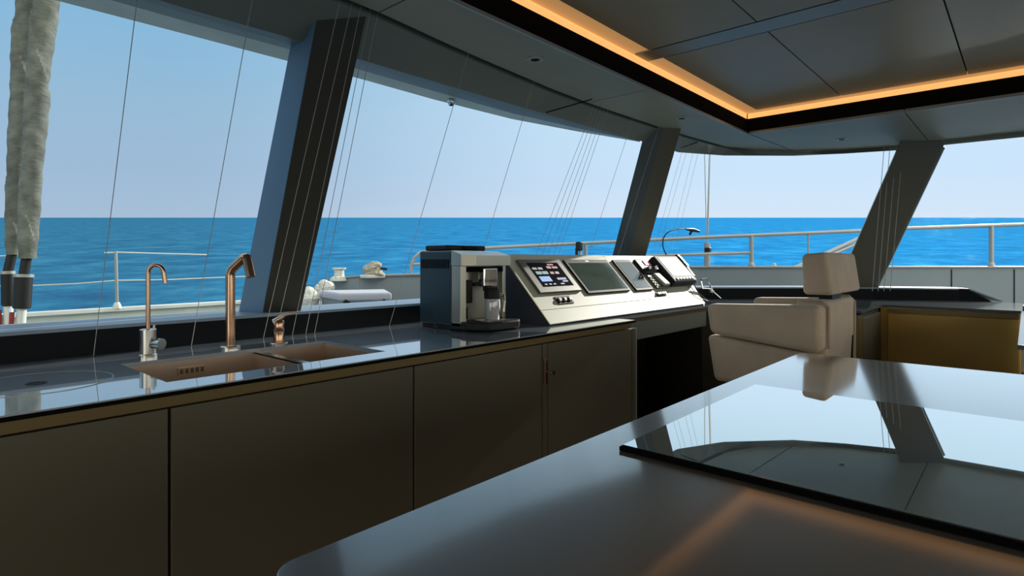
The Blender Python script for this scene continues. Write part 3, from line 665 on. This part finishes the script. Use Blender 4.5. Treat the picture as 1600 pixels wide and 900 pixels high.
def display(label, u0,u1,v0,v1, bw, bm_, sm_, h=.012, tilt=0, nm='display_unit'):
    t = thing(nm, label, 'display', tuple(fr((u0+u1)/2,v0,.007)))
    MB().fbox(fr,u0,u1,v0,v1,.007,.007+h).build('bezel', bm_, t, bevel=.004)
    s = MB().fbox(fr,u0+bw[0],u1-bw[1],v0+bw[2],v1-bw[3],.007+h-.001,.007+h+.0012).build('screen', sm_, t)
    return t, s
t1, s1 = display('leftmost console display, black touch screen with coloured icons in a grey frame', .058,.403,.173,.394, (.052,.042,.035,.027), bezelg_m, scrb_m, .016)
ic = {}
def icon(col, key):
    if key not in ic: ic[key] = mat('icon_'+key, col, .5, emit=col, es=.5)
    return ic[key]
cols = {'blue':(.03,.20,.55),'teal':(.03,.16,.17),'red':(.25,.04,.06),'grey':(.16,.16,.20),'violet':(.06,.08,.30)}
tiles = [('blue',.015,.085,.032,.034),('blue',.015,.055,.035,.026),
 ('teal',.015,.045,.080,.02),('teal',.065,.045,.080,.02),('grey',.010,.035,.112,.014),('grey',.055,.035,.112,.014),
 ('red',.130,.035,.118,.016),('red',.175,.045,.118,.014),('red',.128,.03,.080,.016),('grey',.170,.03,.080,.016),('red',.150,.05,.140,.010),
 ('violet',.150,.075,.040,.014),('violet',.180,.045,.025,.010),('grey',.020,.02,.010,.008),('grey',.055,.02,.010,.008),('grey',.09,.02,.010,.008),('grey',.150,.03,.010,.008)]
for key,du,wd,dv,ht in tiles:
    if (key,du) == ('blue',.015) and ht == .026: continue
    MB().fbox(fr,.112+du,.112+du+wd,.208+dv,.208+dv+ht,.0240,.0246).build('icon_tile', icon(cols[key],key), s1)
t2, s2 = display('large dark glass chart display, second from the left on the console', .445,.877,.150,.396, (.025,.012,.018,.028), bezel_m, scr_m, .012)
MB().fbox(fr,.645,.675,.378,.386,.0185,.0198).build('maker_mark', lip_m, s2)
t3, s3 = display('narrow upright dark display just right of the console joint', .942,1.150,.145,.395, (.018,.016,.018,.022), bezel_m, scr_m, .012)
# switch panels
def switches(label, u0,u1,v0,v1,n, nm):
    t = thing(nm, label, 'switch panel', tuple(fr((u0+u1)/2,v0,.007)))
    MB().fbox(fr,u0,u1,v0,v1,.007,.012).build('plate', bezel_m, t, bevel=.003)
    for k in range(n):
        a = u0+(u1-u0)*(k+.5)/n; rr = (u1-u0)/n*.32
        MB().lathe([(rr,0),(rr,.006),(rr*.7,.010),(.001,.010)], fr(a,(v0+v1)/2,.012), axis=(0,-vz,vy), seg=16).build('button', steel_m, t)
switches('small black panel of three round switches below the leftmost display', .154,.280,.104,.152,3,'switch_panel')
switches('tiny row of four pale buttons below the pale plotter', 1.150,1.268,.094,.126,4,'button_row')
# bulky plotter unit
t = thing('chart_plotter', 'bulky raised plotter with pale screen and button row at the right of the console', 'plotter', tuple(fr(1.56,.15,.007)))
MB().fbox(fr,1.395,1.745,.155,.395,.007,.055).build('case', plastic_m, t, bevel=.012, seg=3)
MB().fbox(fr,1.405,1.735,.165,.390,.054,.062).build('front_frame', mat('plotter_frame_grey', (.22,.23,.21), .6, ior=1.2), t, bevel=.004)
MB().fbox(fr,1.432,1.710,.205,.372,.0615,.0635).build('screen', plotter_m, t)
for k in range(6): MB().fbox(fr,1.440+k*.045,1.472+k*.045,.172,.188,.062,.068).build('button', plastic_m, t, bevel=.003)
# engine control lever unit, left of plotter
t = thing('throttle_control', 'black and chrome engine throttle unit with small red screen, left of the plotter', 'control', tuple(fr(1.26,.30,.007)))
MB().fbox(fr,1.185,1.365,.270,.392,.007,.030).build('base', plastic_m, t, bevel=.01)
MB().fbox(fr,1.270,1.340,.335,.375,.030,.034).build('red_screen', mat('red_display', (.35,.02,.05), .4, emit=(.5,.03,.08), es=.5), t)
for k, u in enumerate((1.205,1.245,1.285)):
    l_ = MB().tube([fr(u,.30,.03), fr(u-.008,.285,.065), fr(u-.012,.275,.075)], [.008,.007,.012], 10).build('lever', steel_m if k != 1 else plastic_m, t)
MB().lathe([(.014,0),(.014,.02),(.001,.022)], fr(1.335,.295,.03), axis=(0,-vz,vy), seg=18).build('dial', chrome_m, t)
t = thing('radio_handset', 'pale radio handset in a holder between the narrow display and the plotter', 'radio', tuple(fr(1.28,.16,.007)))
MB().fbox(fr,1.200,1.375,.150,.262,.007,.022).build('holder', bezelg_m, t, bevel=.006)
MB().hexa([fr(1.285,.158,.022),fr(1.365,.158,.022),fr(1.345,.262,.022),fr(1.265,.262,.022)],[fr(1.285,.158,.045),fr(1.365,.158,.045),fr(1.345,.262,.04),fr(1.265,.262,.04)]).build('handset', console_m, t, bevel=.008)
for k in range(4): MB().fbox(fr,1.215,1.255,.165+k*.022,.178+k*.022,.022,.026).build('key', console_m, t)
# right handset with cable
t = thing('microphone_handset', 'black hand microphone clipped at the right end of the console, right of the plotter', 'microphone', tuple(fr(1.80,.30,.01)))
MB().hexa([fr(1.765,.205,.02),fr(1.800,.205,.02),fr(1.835,.42,.02),fr(1.785,.42,.02)],[fr(1.765,.205,.05),fr(1.800,.205,.05),fr(1.835,.42,.055),fr(1.785,.42,.055)]).build('body', plastic_m, t, bevel=.008)
MB().fbox(fr,1.79,1.815,.30,.395,.052,.058).build('face', steel_m, t, bevel=.003)
MB().tube([fr(1.78,.21,.03), fr(1.74,.15,.02), fr(1.72,.09,.014), fr(1.735,.05,.012), fr(1.75,.03,.012)], .003, 8).build('cable', plastic_m, t)
MB().tube([fr(1.66,.16,.012), fr(1.63,.12,.012), fr(1.65,.06,.011), fr(1.72,.03,.012), fr(1.76,.015,.012)], .0022, 8).build('loop_cable', plastic_m, t)
# clip bracket beyond console end
p0 = fr(1.80,.12,.02)
t = thing('cup_bracket', 'small chrome wire bracket at the lower right end of the console', 'bracket', tuple(p0))
MB().tube([p0+Vector((0,0,.06)), p0+Vector((.07,-.01,.065)), p0+Vector((.10,-.03,.0)), p0+Vector((.09,-.05,-.045))], .006, 8).build('arm', chrome_m, t)
MB().tube([p0+Vector((0,0,.05)), p0+Vector((.0,-.01,.0)), p0+Vector((.08,-.035,-.005))], .005, 8).build('loop', chrome_m, t)
MB().lathe([(.018,0),(.018,.014),(.001,.014)], p0+Vector((.085,-.04,-.03)), seg=14).build('joint', steel_m, t)
MB().tube([p0+Vector((.075,-.035,-.015)), p0+Vector((.11,-.09,-.075))], .008, 8).build('stem', plastic_m, t)
# gooseneck lamp
t = thing('gooseneck_lamp', 'thin black gooseneck chart lamp curving up behind the right of the console', 'lamp', (3.83,1.98,1.228))
y_ = 1.99
pts = [aty(a,b_,y_) for a,b_ in ((1041,398),(1038,392),(1035.5,384),(1036,374),(1040,366),(1047,361),(1056,358),(1066,357.5),(1078,359))]
MB().tube(pts, .0045, 8).build('neck', plastic_m, t)
h0 = aty(1071,358,y_); h1 = aty(1082,359,y_); h2 = aty(1092,361.5,y_)
MB().tube([h0,h1,h2], [.006,.017,.010], 14).build('lamp_head', plastic_m, t)
h3 = aty(1078,366,y_); MB().tube([h1, h3], .009, 10).build('switch', plastic_m, t)

# ------------------------------------------------------------------ coffee machine
t = thing('coffee_machine', 'dark blue and steel bean-to-cup coffee machine on the worktop beside the console', 'coffee machine', (1.84,1.92,.9))
x0, x1 = 1.69, 1.975
MB().box(x0,x1,1.845,2.062,.918,1.243).build('body', navy_m, t, bevel=.010, seg=3)
m = MB()
for k in range(17): m.box(x0-.0012,x0+.002,1.862+k*.0112,1.867+k*.0112,1.165,1.205)
m.build('vent_slats', black_m, t)
MB().prism([(x0,1.846),(x0,1.79),(x0+.03,1.785),(x0+.03,1.846)], .918, 1.1775).build('front_column', inox_m, t, bevel=.003)
MB().box(x1-.022,x1,1.79,1.8445,.918,1.1775).build('front_column', inox_m, t, bevel=.003)
MB().box(x0+.031,x1-.023,1.832,1.8445,.93,1.1775).build('front_panel', inox_m, t)
xa, xb = x0-.0015, x1+.0015
m = MB(); m.add([(xa,1.846,1.243),(xb,1.846,1.243),(xb,1.77,1.224),(xb-.02,1.745,1.222),(xa+.05,1.745,1.222),(xa,1.785,1.226),(xa,1.846,1.178),(xb,1.846,1.178),(xb,1.77,1.178),(xb-.02,1.745,1.178),(xa+.05,1.745,1.178),(xa,1.785,1.178)],
   [(0,1,2,3,4,5),(11,10,9,8,7,6),(0,6,7,1),(1,7,8,2),(2,8,9,3),(3,9,10,4),(4,10,11,5),(5,11,6,0)])
m.build('hood', inox_m, t)
MB().box(x0+.02,x1-.02,1.90,2.045,1.244,1.268).build('bean_hopper_lid', plastic_m, t, bevel=.006)
MB().box(x0+.12,x0+.20,1.885,1.905,1.250,1.266).build('lid_grip', bezel_m, t, bevel=.002)
MB().box(x0+.03,x1-.02,1.79,1.84,1.150,1.172).build('cavity_top', black_m, t)
sp = MB().prism([(1.808,1.765),(1.895,1.765),(1.900,1.80),(1.803,1.80)], 1.085, 1.168).build('coffee_spout', chrome_m, t, bevel=.006)
MB().lathe([(.010,0),(.010,.02),(.006,.022)], (1.83,1.782,1.066), seg=14).build('nozzle', plastic_m, sp)
MB().lathe([(.010,0),(.010,.02),(.006,.022)], (1.87,1.782,1.066), seg=14).build('nozzle', plastic_m, sp)
MB().box(x0+.045,x0+.085,1.80,1.835,1.015,1.115).build('steam_connector', plastic_m, t, bevel=.008)
MB().tube([(x0+.085,1.80,1.095),(x0+.115,1.79,1.10),(x0+.13,1.785,1.09)], .008, 10).build('steam_wand', plastic_m, t)
MB().box(x0+.052,x0+.082,1.832,1.836,.945,.995).build('inlet_door', bezel_m, t)
tr = MB(); tr.add([(x0-.0,1.86,.905),(x0+.0,1.76,.905),(x0+.055,1.672,.905),(x1-.055,1.66,.905),(x1-.005,1.70,.905),(x1,1.86,.905),
   (x0-.0,1.86,.940),(x0+.0,1.76,.940),(x0+.055,1.672,.940),(x1-.055,1.66,.940),(x1-.005,1.70,.940),(x1,1.86,.940)],
   [(5,4,3,2,1,0),(6,7,8,9,10,11),(0,1,7,6),(1,2,8,7),(2,3,9,8),(3,4,10,9),(4,5,11,10),(5,0,6,11)])
tro = tr.build('drip_tray', plastic_m, t, bevel=.008, seg=3)
MB().box(x0+.07,x1-.07,1.70,1.79,.9405,.9435).build('grille', steel_m, tro)
MB().box(x0+.01,x1-.01,1.86,2.05,.902,.92).build('plinth', plastic_m, t)
MB().lathe([(.016,-.02),(.016,0),(.013,.004)], (x0+.012,1.95,.921), seg=16).build('foot', plastic_m, t)
# milk jug on the tray
t = thing('milk_jug', 'tall clear milk jug with black lid standing on the coffee machine drip tray', 'jug', (1.835,1.745,.944))
MB().lathe([(.030,0),(.033,.004),(.033,.085),(.031,.09),(.001,.09)], (1.835,1.745,.944), seg=28).build('jug', glassj_m, t)
MB().lathe([(.034,.0),(.035,.035),(.028,.05),(.001,.05)], (1.835,1.745,1.034), seg=28).build('lid', plastic_m, t)
MB().tube([(1.86,1.737,1.05),(1.892,1.728,1.05),(1.897,1.727,1.02),(1.893,1.728,.975)], .007, 10).build('handle', steel_m, t)
MB().tube([(1.869,1.734,1.03),(1.871,1.733,.95)], .005, 8).build('milk_tube', chrome_m, t)

# ------------------------------------------------------------------ helm seat
t = thing('helm_armchair', 'beige suede helm armchair with separate headrest facing the console', 'chair', (3.02,.9,0))
MB().prismx([(1.135,.995),(.640,1.012),(.640,.812),(.70,.812),(1.115,.856)], 2.65, 2.755).build('armrest', suede_m, t, bevel=.028, seg=5)
MB().prismx([(1.135,.995),(.655,1.012),(.655,.812),(.70,.812),(1.115,.856)], 3.265, 3.375).build('armrest', suede_m, t, bevel=.028, seg=5)
MB().prismx([(1.135,.850),(.69,.806),(.655,.64),(1.10,.635)], 2.662, 2.765).build('side_cushion', suede_m, t, bevel=.026, seg=5)
MB().prismx([(1.135,.850),(.69,.806),(.655,.64),(1.10,.635)], 3.25, 3.36).build('side_cushion', suede_m, t, bevel=.026, seg=5)
MB().prismx([(.655,.60),(.775,.60),(.765,1.022),(.634,1.022)], 2.752, 3.262).build('backrest', suede_m, t, bevel=.020, seg=4)
MB().prismx([(1.10,.64),(.76,.63),(.76,.86),(1.12,.88)], 2.766, 3.248).build('seat_cushion', suede_m, t, bevel=.035, seg=5)
hr = MB().prismx([(.628,1.048),(.750,1.048),(.756,1.228),(.655,1.238)], 2.80, 3.37).build('headrest', suede_m, t, bevel=.019, seg=4)
MB().box(2.95,3.12,.665,.72,1.0,1.06).build('headrest_post', plastic_m, hr)
MB().tube([(2.758,.634,.82),(2.758,.634,1.0),(2.758,.66,1.026),(2.758,.76,1.026)], .006, 8).build('piping', pipe_m, t)
MB().tube([(3.255,.634,.66),(3.255,.634,1.0),(3.255,.66,1.026),(3.255,.76,1.026)], .006, 8).build('piping', pipe_m, t)
MB().box(2.80,3.22,.70,1.06,.58,.632).build('seat_pan', plastic_m, t, bevel=.01)
MB().lathe([(.24,0),(.24,.015),(.10,.03),(.06,.05),(.06,.58),(.001,.58)], (3.02,.88,0), seg=32).build('pedestal', steel_m, t)

# ------------------------------------------------------------------ forward worktop and cabinets
t = thing('forward_worktop', 'dark grey worktop along the forward window in front of the black kerb', 'worktop', (4.8,.6,.9))
MB().prism([(4.585,.02),(5.42,.02),(5.50,.30),(5.435,.385),(5.195,.892),(4.885,1.332),(4.385,1.882),(4.02,2.12),(4.02,1.95),(4.3,1.15),(3.95,.735),(4.62,.735)], .885, .9).build('slab', mat('grey_worktop', (.10,.12,.13), .08, ior=1.30), t)
t = thing('forward_cabinet', 'wide ochre cabinet under the forward worktop right of the helm seat', 'cabinet', (4.9,.4,0))
MB().box(4.62,5.40,.03,.745,.0,.884).build('body', ochre_m, t)
MB().box(4.600,4.618,.035,.700,.05,.845).build('door', ochre_m, t, bevel=.002)
MB().box(4.606,4.62,.035,.700,.85,.878).build('finger_rail', strip_m, t)
t = thing('side_cabinet', 'narrow olive-grey cabinet between the helm seat and the ochre cabinet', 'cabinet', (4.2,1.0,0))
MB().prism([(3.90,.752),(4.60,.752),(4.60,1.2),(4.3,1.2)], .0, .874).build('body', dark_m, t)
MB().box(4.02,4.59,.738,.750,.05,.855).build('door', cab_m, t, bevel=.002)
MB().box(3.895,4.01,.738,.750,.05,.868).build('filler_strip', strip_m, t, bevel=.001)
# right hand unit just entering the frame
t = thing('aft_counter_unit', 'pale-topped counter unit just entering the picture at the right edge', 'counter', (3.6,-.3,0))
MB().box(2.74,4.58,-.7,.026,.883,.9).build('worktop', mat('pale_blue_grey_top', (.12,.16,.19), .08, ior=1.4), t, bevel=.002)
MB().box(2.78,4.56,-.68,.010,.0,.80).build('body', beam_m, t)
MB().box(2.77,4.57,-.69,.015,.80,.882).build('rail', steel_m, t)

# ------------------------------------------------------------------ island
t = thing('kitchen_island', 'large dark stone-topped kitchen island filling the lower right', 'island', (1.1,-.3,0))
IX0, IX1, IY0, IY1 = .262, 2.035, -1.5, .553
rr = .03
poly = [(IX0,IY0)]+[(IX1,IY0)]+[(IX1,IY1)]+[(IX0+rr-rr*sin(a), IY1-rr+rr*cos(a)) for a in [pi/2*k/6 for k in range(7)]]
MB().prism(poly, .880, .900).build('top', isl_m, t, bevel=.002)
MB().box(IX0+.05,IX1-.05,IY0+.03,IY1-.05,.08,.879).build('body', cab_m, t)
MB().box(IX0+.09,IX1-.09,IY0+.06,IY1-.09,0,.08).build('plinth', black_m, t)
t = thing('glass_hob', 'wide raised black glass hob plate set on the island, mirroring the windows', 'hob', (1.07,0,.9))
MB().box(.803,1.40,-.75,.478,.9065,.909).build('glass_plate', hob_m, t)
MB().box(.797,1.403,-.753,.481,.9005,.9068).build('plate_edge_shadow', black_m, t)  # black slab standing in for the shadow below the plate edge
